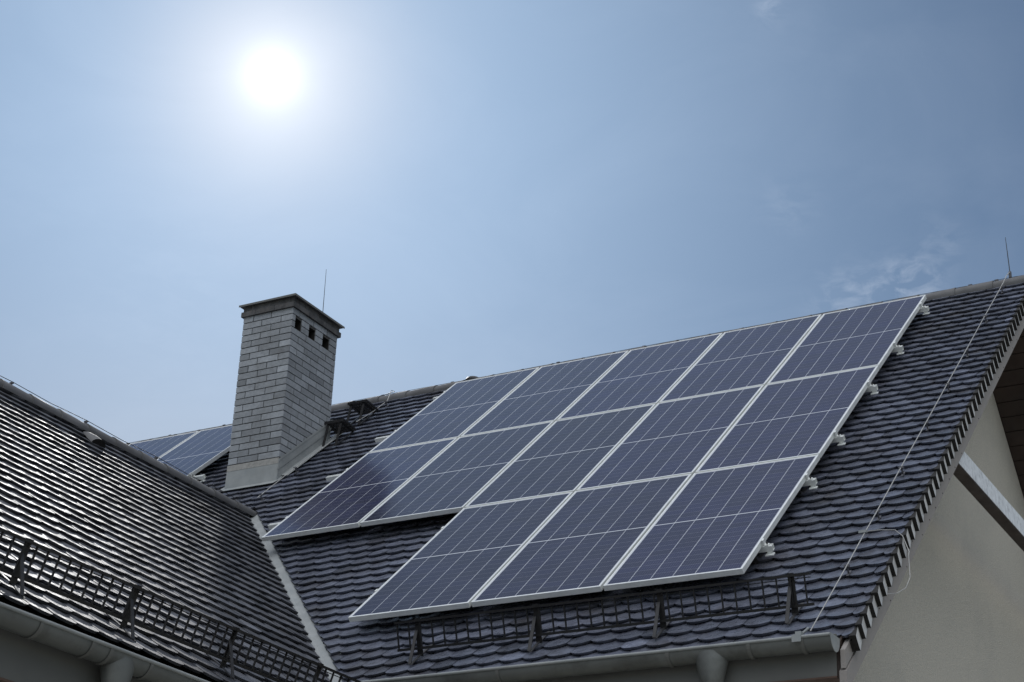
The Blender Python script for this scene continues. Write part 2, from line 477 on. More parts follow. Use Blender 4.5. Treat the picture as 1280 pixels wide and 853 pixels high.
# far slopes and decks under the tiles
d = MB()
RY = 5.02; RZ = RY / CP * SP + TILE_N / CP     # ridge of tile plane
def far_main(x, v, n):                           # v = distance down the far slope
    return Vector((x, RY + v * CP + n * SP, RZ - v * SP + n * CP))
d.box((-7, 0.0, -0.03), (5.995, 7.6, 0.0), far_main)
def wing_far(y, b, n):
    return Vector((-0.9 + b * CW - n * SW, y, 2.0 + b * SW + n * CW))
far = d.build('roof', m_tile, house); far['label'] = 'far slope of the main roof behind the ridge'
d = MB(); d.box((-8.5, -5.0, -0.03), (2.6, 0.0, 0.0), wing_far)
far = d.build('roof', m_tile_w, house); far['label'] = 'far slope of the wing roof'
d = MB()
d.box((-0.6, -0.80, -0.20), (5.97, 6.60, -0.055), MT)
d.box((-7.0, 2.0, -0.20), (-0.6, 6.60, -0.055), MT)
d.box((-7, 0.0, -0.20), (5.97, 7.55, -0.035), far_main)
# wing deck, cut along the valley
pts = []
def yval(x): return VP0.y + (x - VP0.x) * (VP1.y - VP0.y) / (VP1.x - VP0.x)
vs = [WT(-8.5, 0, -0.055), WT(-8.5, -4.93, -0.055), WT(yval(-0.9 + 4.93 * CW), -4.93, -0.055), WT(yval(-0.9), 0, -0.055)]
d.poly_prism(vs, (0, 0, -0.15))
d.build('roof_deck', m_deck_shade, house)

# ---- ridge caps
def ridge_caps(P, dirv, length, r, parent, mt_, capL=0.36):
    mb = MB(); n = int(length / capL); P = Vector(P); dirv = Vector(dirv).normalized()
    side = dirv.cross(Vector((0, 0, 1))).normalized()
    for i in range(n + 1):
        p0 = P + dirv * (i * capL); p1 = p0 + dirv * (capL + 0.04)
        r0 = r * 0.93 * random.uniform(0.98, 1.02); r1 = r * 1.06
        ti = random.uniform(0.8, 1.2)
        rows = []
        for p, rr in ((p0, r0), (p1 - dirv * 0.035, r1), (p1, r1 * 1.03), (p1, r1 * 0.86)):
            rows.append([p + side * (math.cos(a) * rr) + Vector((0, 0, 1)) * (math.sin(a) * rr * 0.85 - 0.02) for a in [math.pi * k / 10 for k in range(-1, 12)]])
        m_ = len(rows[0]); vs = [v for rw in rows for v in rw]; fs = []
        for a in range(len(rows) - 1):
            for b in range(m_ - 1):
                fs.append((a * m_ + b, a * m_ + b + 1, (a + 1) * m_ + b + 1, (a + 1) * m_ + b))
        mb.add(vs, fs, ti)
    o = mb.build('ridge_cap', mt_, parent, smooth=True)
    return o
ridge_caps((-7.0, RY, RZ - 0.035), (1, 0, 0), 13.0, 0.092, roof, m_ridge)
ridge_caps((-0.9, 2.60, 1.992), (0, -1, 0), 11.0, 0.082, roofw, m_ridge, 0.345)

# ---- valley flashing
mb = MB()
def vplan(t, o, up):           # along the valley, sideways, follows both slopes
    p = VP0 + vd * t + vn * o
    if o >= 0: z = p.y * SP / CP + TILE_N / CP
    else: z = 2.0 - (p.x + 0.9) * SW / CW
    return Vector((p.x, p.y, z + up))
rows = []
NT_ = 60
for i in range(NT_ + 1):
    t = -0.03 + i * 5.25 / NT_
    j = 0.004 * math.sin(i * 1.7) + random.uniform(-0.002, 0.002)
    rows.append([vplan(t, o, -0.028 + j * (abs(o) > 0.02)) for o in (-0.16, -0.08, -0.03, 0.0, 0.03, 0.1, 0.17)])
vs = [v for r_ in rows for v in r_]; fs = [(a * 7 + b, a * 7 + b + 1, (a + 1) * 7 + b + 1, (a + 1) * 7 + b) for a in range(NT_) for b in range(6)]
mb.add(vs, fs)
mb.build('valley_flashing', m_lead, house, fixn=False)['label'] = 'pale zinc strip lining the valley between the two roofs'

# ---- verge flaps on the right edge
mb = MB(); ed = MB()
k = 0
for k in range(-6, 46):
    b = -0.009 + E1 * k
    L_ = E1 + 0.012
    def q(x, bb, nn): return MT(x, bb, nn)
    ti = random.uniform(0.88, 1.12); jx = random.uniform(-0.002, 0.002)
    xo, xi = 6.036 + jx, 6.007
    nt, nb = 0.004, -0.098 + random.uniform(-0.003, 0.003)
    # outer plate: curved bottom front, tapered towards the wall at its upper end
    prof = [(0.0, nt), (0.002, -0.045), (0.008, -0.078), (0.017, nb), (L_ - 0.001, nb - 0.004), (L_, nt - 0.012)]
    outp = [q(xo - (xo - xi) * bb / L_, b + bb, nn) for bb, nn in prof]
    inn = [q(6.0048, b + bb, nn) for bb, nn in prof]
    n = len(prof)
    mb.add(outp, [tuple(range(n))], ti, 0)
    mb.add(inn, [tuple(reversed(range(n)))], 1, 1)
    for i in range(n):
        mb.add([outp[i], outp[(i + 1) % n], inn[(i + 1) % n], inn[i]], [(0, 1, 2, 3)], 1, 1)  # near-black fronts: the shade on the flap ends is put into their colour
    # tile shoulder that joins the flap to the roof surface
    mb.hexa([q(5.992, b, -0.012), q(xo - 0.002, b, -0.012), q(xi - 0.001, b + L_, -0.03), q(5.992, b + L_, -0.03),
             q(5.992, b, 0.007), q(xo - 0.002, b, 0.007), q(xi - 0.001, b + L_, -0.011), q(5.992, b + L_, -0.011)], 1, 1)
mb.box((5.9856, -0.87, -0.10), (6.0045, 6.5, -0.03), MT, mi=1)  # near-black filler strip, paints the gap behind the flaps as shade
mb.build('verge_flaps', [m_verge, m_deck_shade], roof, fixn=False)['label'] = 'stepped pale end flaps of the tiles along the right verge'

# ---- barge boards, collar beam, soffits
def barge(x0, x1, n0, n1, label):
    b1 = MB()
    ya = -0.62
    za = lambda y, n: zroof0(y, n)
    b1.poly_prism([(x0, ya, za(ya, n0)), (x0, RY, za(RY, n0)), (x0, RY, za(RY, n1)), (x0, ya, za(ya, n1))], (x1 - x0, 0, 0))
    yc = 2 * RY - ya
    b1.poly_prism([(x0, RY + 0.001, za(RY, n0)), (x0, yc, za(ya, n0)), (x0, yc, za(ya, n1)), (x0, RY + 0.001, za(RY, n1))], (x1 - x0, 0, 0))
    o = b1.build('barge_board', m_barge, house); o['label'] = label
    return o
def zroof0(y, n): return y * SP / CP + (TILE_N + n) / CP
barge(5.955, 5.985, -0.112, -0.03, 'upper grey-brown barge board of the right gable')
o = barge(5.945, 5.989, -0.222, -0.124, 'lower grey-brown barge board of the right gable')
# screws in the boards
for i in range(30):
    for nn in (-0.14, -0.205):
        if random.random() < 0.75:
            p = MT(5.99, -0.7 + i * 0.25 + random.uniform(-.02, .02), nn)
            if p.y > RY - 0.1: continue
            sc_ = MB(); sc_.box((p.x - 0.002, p.y - 0.004, p.z - 0.004), (p.x + 0.001, p.y + 0.004, p.z + 0.004))
            sc_.build('screw_head', m_dark, o)
bm_ = MB(); bm_.box((5.895, 1.95, 1.345), (5.972, 8.3, 1.50))
o = bm_.build('collar_beam', m_white, house); o['label'] = 'weathered white collar beam across the right gable'
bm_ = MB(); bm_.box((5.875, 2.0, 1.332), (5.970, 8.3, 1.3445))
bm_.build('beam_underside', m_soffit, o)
sf = MB()
for i in range(48):
    a = -0.6 + i * 0.16
    if a < 6.35:
        sf.box((5.36, a, -0.235), (5.944, a + 0.152, -0.215), MT)
    sf.box((5.36, i * 0.16, -0.235), (5.944, i * 0.16 + 0.152, -0.215), far_main)
sf.build('gable_soffit', m_soffit, house)

# ---- walls
def zroof(y, n): return y * SP / CP + (TILE_N + n) / CP
wl = MB()
yb = 10.1
pts = [(5.4, 0.0, GZ), (5.4, yb, GZ), (5.4, yb, RZ - (yb - RY) * SP / CP - 0.33), (5.4, RY, RZ - 0.33), (5.4, 0.0, zroof(0, -0.235) - 0.02)]
wl.poly_prism(pts, (-0.3, 0, 0))
wl.build('gable_wall', m_stucco, house)['label'] = 'plain grey-beige rendered gable wall on the right'
wl = MB()
wl.box((2.46, 0.0, GZ), (5.095, 0.3, -0.95))
wl.build('front_wall', m_stucco, house)
wl = MB()
wl.box((2.2, -8.0, GZ), (2.45, 0.3, -1.45))
pts = [(-4.0, -8.0, GZ), (2.45, -8.0, GZ), (2.45, -8.0, 2.0 - 3.35 * SW / CW - 0.2), (-0.9, -8.0, 1.75), (-4.0, -8.0, 2.0 - 3.1 * SW / CW - 0.2)]
wl.poly_prism(pts, (0, 0.25, 0))
wl.build('wing_wall', m_stucco, house)
wl = MB()
wl.box((-7.0, yb - 0.3, GZ), (5.095, yb, RZ - (yb - RY) * SP / CP - 0.4))
wl.build('rear_wall', m_stucco, house)

# ---- eaves: fascia, soffit
f = MB(); f.box((2.56, -0.605, -0.915), (5.925, -0.58, -0.665)); f.build('fascia', m_fascia, house)['label'] = 'grey fascia board under the main gutter'
f = MB(); f.box((2.56, -0.612, -0.925), (5.925, 0.0, -0.9155)); f.build('eaves_soffit', m_brown, house)
f = MB(); f.poly_prism([(5.926, -0.60, -0.93), (5.926, -0.60, -0.72), (5.926, 0.0, -0.25), (5.926, 0.0, -0.42)], (0.018, 0, 0)); f.build('eaves_end_board', m_soffit, house)
f = MB(); f.box((2.895, -8.4, -1.50), (2.92, -0.9, -1.16)); f.build('fascia', m_fascia, house)['label'] = 'grey fascia board under the wing gutter'
f = MB(); f.box((2.45, -8.4, -1.515), (2.93, -0.9, -1.502)); f.build('eaves_soffit', m_brown, house)

# ---- gutters
def gutter(P0, P1, outv, r, funnel_t, end_cap=True, seams=(), label=''):
    """half-round trough from P0 to P1 (centre line); outv = horizontal direction away from the wall"""
    P0 = Vector(P0); P1 = Vector(P1); outv = Vector(outv); up = Vector((0, 0, 1)); dv = (P1 - P0).normalized()
    mb = MB(); n = 14
    rings = []
    for p in (P0, P1):
        outer = [p + outv * (math.cos(a) * r) - up * (math.sin(a) * r) for a in [math.pi * k / n for k in range(n + 1)]]
        inner = [p + outv * (math.cos(a) * (r - 0.004)) - up * (math.sin(a) * (r - 0.004)) for a in [math.pi * k / n for k in range(n + 1)]]
        rings.append(outer + inner[::-1])
    m_ = len(rings[0]); vs = rings[0] + rings[1]
    mb.add(vs, [(i, (i + 1) % m_, m_ + (i + 1) % m_, m_ + i) for i in range(m_)])
    g_ = mb.build('gutter', m_zinc, house, smooth=True); g_['label'] = label
    lip = MB(); lip.tube([P0 + outv * (r + 0.003) + up * 0.004, P1 + outv * (r + 0.003) + up * 0.004], 0.010, 10)
    lip.build('gutter_bead', m_lead, g_, smooth=True)
    if end_cap:
        ec = MB()
        disc = [P1 + outv * (math.cos(a) * (r + 0.002)) - up * (math.sin(a) * (r + 0.012)) + dv * 0.001 for a in [math.pi * k / n for k in range(n + 1)]]
        disc = [P1 + outv * (r + .004) + up * .012 + dv * .001] + disc + [P1 - outv * r + up * .012 + dv * .001]
        ec.poly_prism(disc, dv * 0.004)
        ec.build('end_cap', m_lead, g_)
    for t in seams:
        c = P0 + dv * t
        h = MB(); rr = r + 0.003
        ring = [c + outv * (math.cos(a) * rr) - up * (math.sin(a) * rr) for a in [math.pi * k / n for k in range(n + 1)]]
        ringo = [c + outv * (math.cos(a) * (rr + 0.003)) - up * (math.sin(a) * (rr + 0.003)) for a in [math.pi * k / n for k in range(n + 1)]]
        w = dv * 0.012
        for a in range(n):
            h.hexa([ring[a] - w, ring[a + 1] - w, ringo[a + 1] - w, ringo[a] - w, ring[a] + w, ring[a + 1] + w, ringo[a + 1] + w, ringo[a] + w])
        h.build('bracket', m_fascia, g_)
    # funnel outlet and downpipe
    c = P0 + dv * funnel_t
    prof = [(-0.012, 0.104, 0.0755), (0.02, 0.104, 0.0755), (0.05, 0.100, 0.074), (0.19, 0.062, 0.056), (0.20, 0.057, 0.054), (0.23, 0.054, 0.054)]
    vs = []; K = 24
    for dz, ra, rb in prof:
        for k in range(K):
            a = 2 * math.pi * k / K
            vs.append(c - up * (0.028 + dz) + dv * (math.cos(a) * ra) + outv * (math.sin(a) * rb))
    fs = [(i * K + k, i * K + (k + 1) % K, (i + 1) * K + (k + 1) % K, (i + 1) * K + k) for i in range(len(prof) - 1) for k in range(K)]
    fu = MB(); fu.add(vs, fs)
    fu.build('funnel_outlet', m_zinc, g_, smooth=True)
    dp = MB()
    q0 = c - up * 0.25
    back = 0.60 if outv.y else 0.50
    dp.tube([q0, q0 - up * 0.06, q0 - up * 0.11 - outv * 0.03, q0 - up * (0.11 + back * 0.5) - outv * (back - 0.03), q0 - up * (0.17 + back * 0.5) - outv * back, Vector((q0.x, q0.y, GZ)) - outv * back], 0.045, 16)
    dp.tube([q0 + up * 0.012, q0 - up * 0.012], 0.0575, 24)
    o_ = dp.build('downpipe', m_zinc, g_, smooth=True)
    return g_
gutter((2.50, -0.682, -0.712), (5.945, -0.682, -0.712), (0, -1, 0), 0.072, 2.68, True, (0.35, 1.25, 2.42, 2.94, 3.27), 'zinc half-round gutter along the main eave')
gutter((3.018, -8.4, -1.225), (3.018, -0.75, -1.225), (1, 0, 0), 0.075, 4.98, False, (1.6, 3.0, 4.32, 4.70, 4.84, 5.16, 5.7, 6.6), 'zinc half-round gutter along the wing eave')

# ---- chimney
ch = MB()
X0, X1, Y0, Y1, Z0, Z1 = -1.75, -1.135, 3.165, 3.965, 1.9, 4.50
ch.box((X0, Y0, Z0), (X1, Y1, 4.278))
ch.box((X0, Y0, 4.412), (X1, Y1, Z1))
ch.box((X0, Y0, 4.278), (X1 - 0.25, Y1, 4.412))
OP = [(3.205, 3.325), (3.455, 3.578), (3.705, 3.835)]
ys = [Y0] + [y for o_ in OP for y in o_] + [Y1]
for i in range(0, len(ys), 2):
    ch.box((X1 - 0.25, ys[i], 4.278), (X1, ys[i + 1], 4.412))
core = ch
cc = 0.0722; rows_n = int((Z1 - 2.84) / cc)
BR = MB()
pr = 0.009; mj = 0.010
for r_ in range(rows_n + 1):
    z0 = Z1 - (r_ + 1) * cc + mj; z1 = Z1 - r_ * cc
    def bt():
        t = random.gauss(1.0, 0.13)
        return max(0.6, min(1.45, t))
    # front and back faces
    first = X1 + pr
    js = [-1.39, -1.64] if r_ % 2 == 0 else [-1.265, -1.515]
    js = [j + random.uniform(-0.012, 0.012) for j in js]
    edges = [X0 - pr] + sorted(js) + [first]
    if z0 > 2.80:
        for a, b in zip(edges[:-1], edges[1:]):
            BR.box((a + (0 if a == edges[0] else mj / 2), Y0 - pr - random.uniform(0, 0.0025), z0), (b - (0 if b == first else mj / 2), Y0, z1), tint=bt())
            BR.box((a + mj / 2, Y1, z0), (b - mj / 2, Y1 + pr, z1), tint=bt())
    js = [0.12, 0.37, 0.62] if r_ % 2 == 0 else [0.245, 0.495, 0.745]
    edges = [Y0] + [Y0 + j + random.uniform(-0.01, 0.01) for j in js] + [Y1]
    zc = (z0 + z1) / 2
    segs = list(zip(edges[:-1], edges[1:]))
    opn = 4.26 < zc < 4.42
    if opn:
        segs = [(ys[i], ys[i + 1]) for i in range(0, len(ys), 2)]
    for a, b in segs:
        g0 = 0 if a == Y0 else (mj / 2 if not opn else 0); g1 = mj / 2 if not opn else 0
        BR.box((X1, a + g0, z0), (X1 + pr + random.uniform(0, 0.0025), b - g1, z1), tint=bt())
        BR.box((X0 - pr, a + g0, z0), (X0, b - g1, z1), tint=bt())
CH = core
for v, f_, t_ in ((BR.v, BR.f, BR.t),):
    base = len(CH.v); CH.v += v
    CH.f += [tuple(base + i for i in ff) for ff in f_]; CH.t += t_; 
    n0 = len(CH.mi); CH.mi = [1] * n0 + [0] * len(f_)
chim = CH.build('chimney', [m_brick, m_mortar], house, fixn=False)
chim['label'] = 'tall grey brick chimney with three square flue holes near its top'
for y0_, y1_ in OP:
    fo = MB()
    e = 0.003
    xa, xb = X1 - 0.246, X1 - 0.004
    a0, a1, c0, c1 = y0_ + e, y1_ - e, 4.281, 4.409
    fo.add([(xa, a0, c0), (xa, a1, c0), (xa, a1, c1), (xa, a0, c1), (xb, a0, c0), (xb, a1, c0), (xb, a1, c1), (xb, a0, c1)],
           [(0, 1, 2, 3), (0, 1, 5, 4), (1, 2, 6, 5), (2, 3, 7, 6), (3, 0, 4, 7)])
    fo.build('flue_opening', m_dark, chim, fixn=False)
cr = MB()
def ring_course(mb, x0, x1, y0, y1, z0, z1, L_, off):
    for (fx0, fx1, fy0, fy1, ax) in ((x0, x1, y0, y0 + 0.1, 0), (x0, x1, y1 - 0.1, y1, 0), (x1 - 0.1, x1, y0 + 0.1, y1 - 0.1, 1), (x0, x0 + 0.1, y0 + 0.1, y1 - 0.1, 1)):
        a, b = (fx0, fx1) if ax == 0 else (fy0, fy1)
        t = a
        first_ = True
        while t < b - 1e-4:
            e = min(b, t + (off if first_ else L_)); first_ = False
            ti = random.uniform(0.75, 1.3)
            if ax == 0: mb.box((t + 0.002, fy0, z0), (e - 0.002, fy1, z1), tint=ti)
            else: mb.box((fx0, t + 0.002, z0), (fx1, e - 0.002, z1), tint=ti)
            t = e
    mb.box((x0 + 0.006, y0 + 0.006, z0 + 0.003), (x1 - 0.006, y1 - 0.006, z1 - 0.001), tint=0.6)
ring_course(cr, X0 - 0.034, X1 + 0.034, Y0 - 0.034, Y1 + 0.034, 4.502, 4.556, 0.25, 0.18)
ring_course(cr, X0 - 0.018, X1 + 0.018, Y0 - 0.018, Y1 + 0.018, 4.560, 4.618, 0.25, 0.10)
cr.build('chimney_crown', m_crown, chim)
cp = MB(); cp.box((X0 - 0.055, Y0 - 0.055, 4.622), (X1 + 0.055, Y1 + 0.055, 4.634))
cp.box((X0 - 0.055, Y0 - 0.058, 4.612), (X1 + 0.055, Y0 - 0.0552, 4.634)); cp.box((X1 + 0.0552, Y0 - 0.058, 4.612), (X1 + 0.058, Y1 + 0.055, 4.634))
cp.build('cover_plate', m_fascia, chim)
mbn = MB(); mbn.box((X0 - 0.012, Y0 - 0.014, 2.775), (X1 + 0.012, Y0 - 0.002, 2.838)); mbn.build('mortar_band', m_mortar_l, chim)
fl = MB()
zr = lambda y: zroof(y, 0.0)
fl.poly_prism([(X0 - 0.012, Y0 - 0.020, zr(Y0) - 0.02), (X1 + 0.018, Y0 - 0.020, zr(Y0) - 0.02), (X1 + 0.018, Y0 - 0.012, 2.776), (X0 - 0.012, Y0 - 0.012, 2.776)], (0, 0.008, 0))
# apron on the tiles below
fl.add([MT(X0 - 0.10, Y0 / CP - 0.19, 0.016), MT(X1 + 0.0, Y0 / CP - 0.19, 0.016), MT(X1 + 0.05, Y0 / CP - 0.12, 0.020), MT(X1 + 0.02, Y0 / CP + 0.02, 0.02), MT(X0 - 0.02, Y0 / CP + 0.02, 0.02)], [(0, 1, 2, 3, 4)])
# side: tall stepped strip, counter strip, and soaker on the tiles
def sidestrip(h0, h1, xo, y0=Y0 - 0.02, y1=Y1 + 0.02):
    fl.poly_prism([(X1 + xo, y0, zr(y0) + h0), (X1 + xo, y1, zr(y1) + h0), (X1 + xo, y1, zr(y1) + h1), (X1 + xo, y0, zr(y0) + h1)], (0.003, 0, 0))
sidestrip(-0.03, 0.150, 0.010)
sidestrip(0.135, 0.245, 0.017)
sidestrip(0.225, 0.252, 0.021)
fl.add([MT(X1 + 0.012, (Y0 - 0.02) / CP, 0.03), MT(X1 + 0.085, (Y0 - 0.02) / CP, 0.018), MT(X1 + 0.085, (Y1 + 0.1) / CP, 0.018), MT(X1 + 0.012, (Y1 + 0.1) / CP, 0.03)], [(0, 1, 2, 3)])
fl.build('chimney_flashing', m_lead, chim)['label'] = 'pale sheet metal flashing where the chimney leaves the roof'

# ---- small vent tile on the wing
vt = MB()
for i in range(9):
    a0_ = math.pi * i / 8
rowsv = []
for bb, rr in ((-0.40, 0.055), (-0.32, 0.05), (-0.22, 0.03), (-0.17, 0.005)):
    rowsv.append([WT(0.02 + math.cos(a) * rr * 1.5, bb, 0.006 + math.sin(a) * rr) for a in [math.pi * k / 8 for k in range(9)]])
vs = [v for r_ in rowsv for v in r_]
vt.add(vs, [(a * 9 + b, a * 9 + b + 1, (a + 1) * 9 + b + 1, (a + 1) * 9 + b) for a in range(3) for b in range(8)])
vt.add(rowsv[0], [tuple(range(9))], 0.2, 1)
vt.build('vent_tile', [m_ridge, m_dark], roofw, smooth=True, fixn=False)['label'] = 'small hooded vent tile near the wing ridge'
# mushroom vent peeping over the main ridge
dv_ = MB(); K = 16
prof = [(0.0, 0.05), (0.06, 0.05), (0.06, 0.085), (0.075, 0.09), (0.10, 0.07), (0.115, 0.035), (0.118, 0.001)]
c = Vector((-0.10, RY + 0.10, RZ - 0.01))
vs = [c + Vector((math.cos(2 * math.pi * k / K) * r_, math.sin(2 * math.pi * k / K) * r_, z_)) for z_, r_ in prof for k in range(K)]
dv_.add(vs, [(i * K + k, i * K + (k + 1) % K, (i + 1) * K + (k + 1) % K, (i + 1) * K + k) for i in range(len(prof) - 1) for k in range(K)])
dv_.build('vent_cowl', m_steelg, roof, smooth=True)

# windows that the photo cannot see are left out; the eave walls stay plain

# ------------------------------------------------------------------ solar panels
PU, PV = 1.022, 2.037
def panel_protos():
    fr = MB(); w = 0.0105; t = 0.038
    for a, b in (((0, 0, -t), (PWD, w, 0)), ((0, PHT - w, -t), (PWD, PHT, 0)), ((0, w, -t), (w, PHT - w, 0)), ((PWD - w, w, -t), (PWD, PHT - w, 0))):
        fr.box(a, b)
    me_f = fr.mesh('frame'); me_f.materials.append(m_alu)
    gl = MB(); gl.box((w, w, -0.009), (PWD - w, PHT - w, -0.0025))
    me_g = gl.mesh('glass'); me_g.materials.append(m_pv)
    bk = MB(); bk.box((0.42, PHT - 0.3, -0.03), (0.58, PHT - 0.2, -0.0095))
    me_b = bk.mesh('junction_box'); me_b.materials.append(m_dark)
    for me in (me_f, me_g, me_b):
        bm = bmesh.new(); bm.from_mesh(me); bmesh.ops.recalc_face_normals(bm, faces=bm.faces)
        if me is me_f: pass
        bm.to_mesh(me); bm.free()
    return me_f, me_g, me_b
MF, MG, MJ = panel_protos()
def panel(u, v, label, group):
    e = empty('solar_panel', M(u, v, random.uniform(-0.001, 0.001)), (PH, 0, 0))
    tag(e, label, 'solar panel', group)
    for nm, me in (('frame', MF), ('glass', MG), ('junction_box', MJ)):
        o_ = bpy.data.objects.new(nm, me); COL.objects.link(o_); o_.parent = e
    return e
ordn = ['leftmost', 'second from the left', 'middle one', 'fourth from the left', 'rightmost']
G1 = 'solar panels of the large array on the main roof'
for i in range(5):
    lab = {0: 'blue solar panel at the left end of the top row, nearest the roof steps',
           1: 'second blue solar panel from the left in the top row of the large array',
           2: 'middle blue solar panel of the five in the top row of the large array',
           3: 'fourth blue solar panel from the left in the top row of the large array',
           4: 'blue solar panel at the top right corner of the large array by the ridge'}[i]
    panel(i * PU + 0.011, 2 * PV + 0.011, lab, G1)
for i in range(5):
    lab = {0: 'solar panel with the dark chimney reflection, left end of the middle row',
           1: 'second solar panel from the left in the middle row, beside the chimney reflection',
           2: 'middle solar panel of the five in the middle row of the large array',
           3: 'fourth solar panel from the left in the middle row of the large array',
           4: 'solar panel at the right end of the middle row of the large array'}[i]
    panel(i * PU + 0.011, 1 * PV + 0.011, lab, G1)
for i in range(3):
    lab = {0: 'left solar panel of the three in the bottom row above the snow guard',
           1: 'centre solar panel of the three in the bottom row above the snow guard',
           2: 'right solar panel of the three in the bottom row, nearest the verge'}[i]
    panel((i + 2) * PU + 0.011, 0.011, lab, G1)
G2 = 'solar panels of the small array left of the chimney'
panel(-2.38 - PWD, 2 * PV + 0.011, 'solar panel of the small array directly left of the chimney', G2)
panel(-2.38 - PU - PWD, 2 * PV + 0.011, 'solar panel of the small array farther from the chimney, cut off by the wing ridge', G2)

# ------------------------------------------------------------------ mounting rails with clamps
def rail(u0, u1, v, label, end_left=True, end_right=True):
    org = M(u0, v, -0.06)
    r_ = MB()
    n0, n1 = -0.078, -0.040
    # C-shaped aluminium profile, open on top
    r_.box((u0, v - 0.020, n0), (u1, v + 0.020, n0 + 0.004), M)
    r_.box((u0, v - 0.020, n0 + 0.004), (u1, v - 0.016, n1), M)
    r_.box((u0, v + 0.016, n0 + 0.004), (u1, v + 0.020, n1), M)
    r_.box((u0, v - 0.016, n1 - 0.004), (u1, v - 0.006, n1), M)
    r_.box((u0, v + 0.006, n1 - 0.004), (u1, v + 0.016, n1), M)
    e = r_.build('mounting_rail', m_alu, None, org=org)
    tag(e, label, 'mounting rail', 'aluminium rails under the solar panels')
    def part(mb, nm, mt_):
        me = mb.mesh(nm, org); bm = bmesh.new(); bm.from_mesh(me); bmesh.ops.recalc_face_normals(bm, faces=bm.faces); bm.to_mesh(me); bm.free()
        o_ = bpy.data.objects.new(nm, me); me.materials.append(mt_); COL.objects.link(o_); o_.parent = e
    for side, x in ((1, u1), (-1, u0)):
        if (side == 1 and not end_right) or (side == -1 and not end_left): continue
        c_ = MB(); pe = x - side * 0.118 if side == 1 else x + 0.225
        if side == 1:
            px_ = 5.113 if u1 > 4 else -2.378
        else:
            px_ = 2.053 if u0 > 1 else 0.009
        s = side
        # end clamp: foot on the rail, riser, lip over the frame
        c_.box((min(px_, px_ + s * 0.006), v - 0.018, -0.036), (max(px_, px_ + s * 0.006), v + 0.018, 0.004), M)
        c_.box((min(px_ - s * 0.008, px_ + s * 0.006), v - 0.018, 0.0015), (max(px_ - s * 0.008, px_ + s * 0.006), v + 0.018, 0.005), M)
        c_.box((min(px_ + s * 0.006, px_ + s * 0.03), v - 0.018, -0.039), (max(px_ + s * 0.006, px_ + s * 0.03), v + 0.018, -0.032), M)
        part(c_, 'end_clamp', m_alu)
        b_ = MB(); q0 = M(px_ + s * 0.02, v, -0.03); b_.tube([M(px_ + s * 0.02, v, -0.04), M(px_ + s * 0.02, v, -0.015)], 0.006, 8)
        part(b_, 'bolt', m_wired)
    # roof hooks that carry the rail
    x = max(u0, -0.1) + 0.35
    while x < u1:
        hk = MB()
        hk.box((x - 0.015, v - 0.035, -0.1425), (x + 0.015, v - 0.028, -0.045), M)
        hk.box((x - 0.015, v - 0.035, -0.150), (x + 0.015, v + 0.12, -0.143), M)
        part(hk, 'roof_hook', m_steelg)
        x += 0.9
    # protruding right end hook, the doubled lower plate seen under each rail end
    if end_right:
        e2 = MB()
        e2.box((u1 - 0.055, v - 0.045, -0.100), (u1 + 0.004, v - 0.005, -0.093), M)
        e2.box((u1 - 0.045, v - 0.015, -0.100), (u1 - 0.012, v + 0.01, -0.0785), M)
        part(e2, 'end_hook', m_alu)
RE = 5.168
rail(-0.14, RE, 5.81, 'aluminium rail highest under the top row of panels, by the ridge')
rail(-0.24, RE, 4.66, 'aluminium rail low under the top row of panels, sticking out left and right')
rail(-0.24, RE, 3.64, 'aluminium rail high under the middle row of panels, ending near the roof steps')
rail(-0.20, RE, 2.49, 'aluminium rail low under the middle row of panels, ending near the valley strip')
rail(1.98, RE, 1.62, 'aluminium rail high under the bottom row of three panels')
rail(1.98, RE, 0.46, 'aluminium rail low under the bottom row, just above the snow guard')
rail(-4.45, -2.25, 5.75, 'aluminium rail high under the small array left of the chimney', end_left=False)
rail(-4.45, -2.22, 4.42, 'aluminium rail low under the small array, its end showing above the wing ridge', end_left=False)

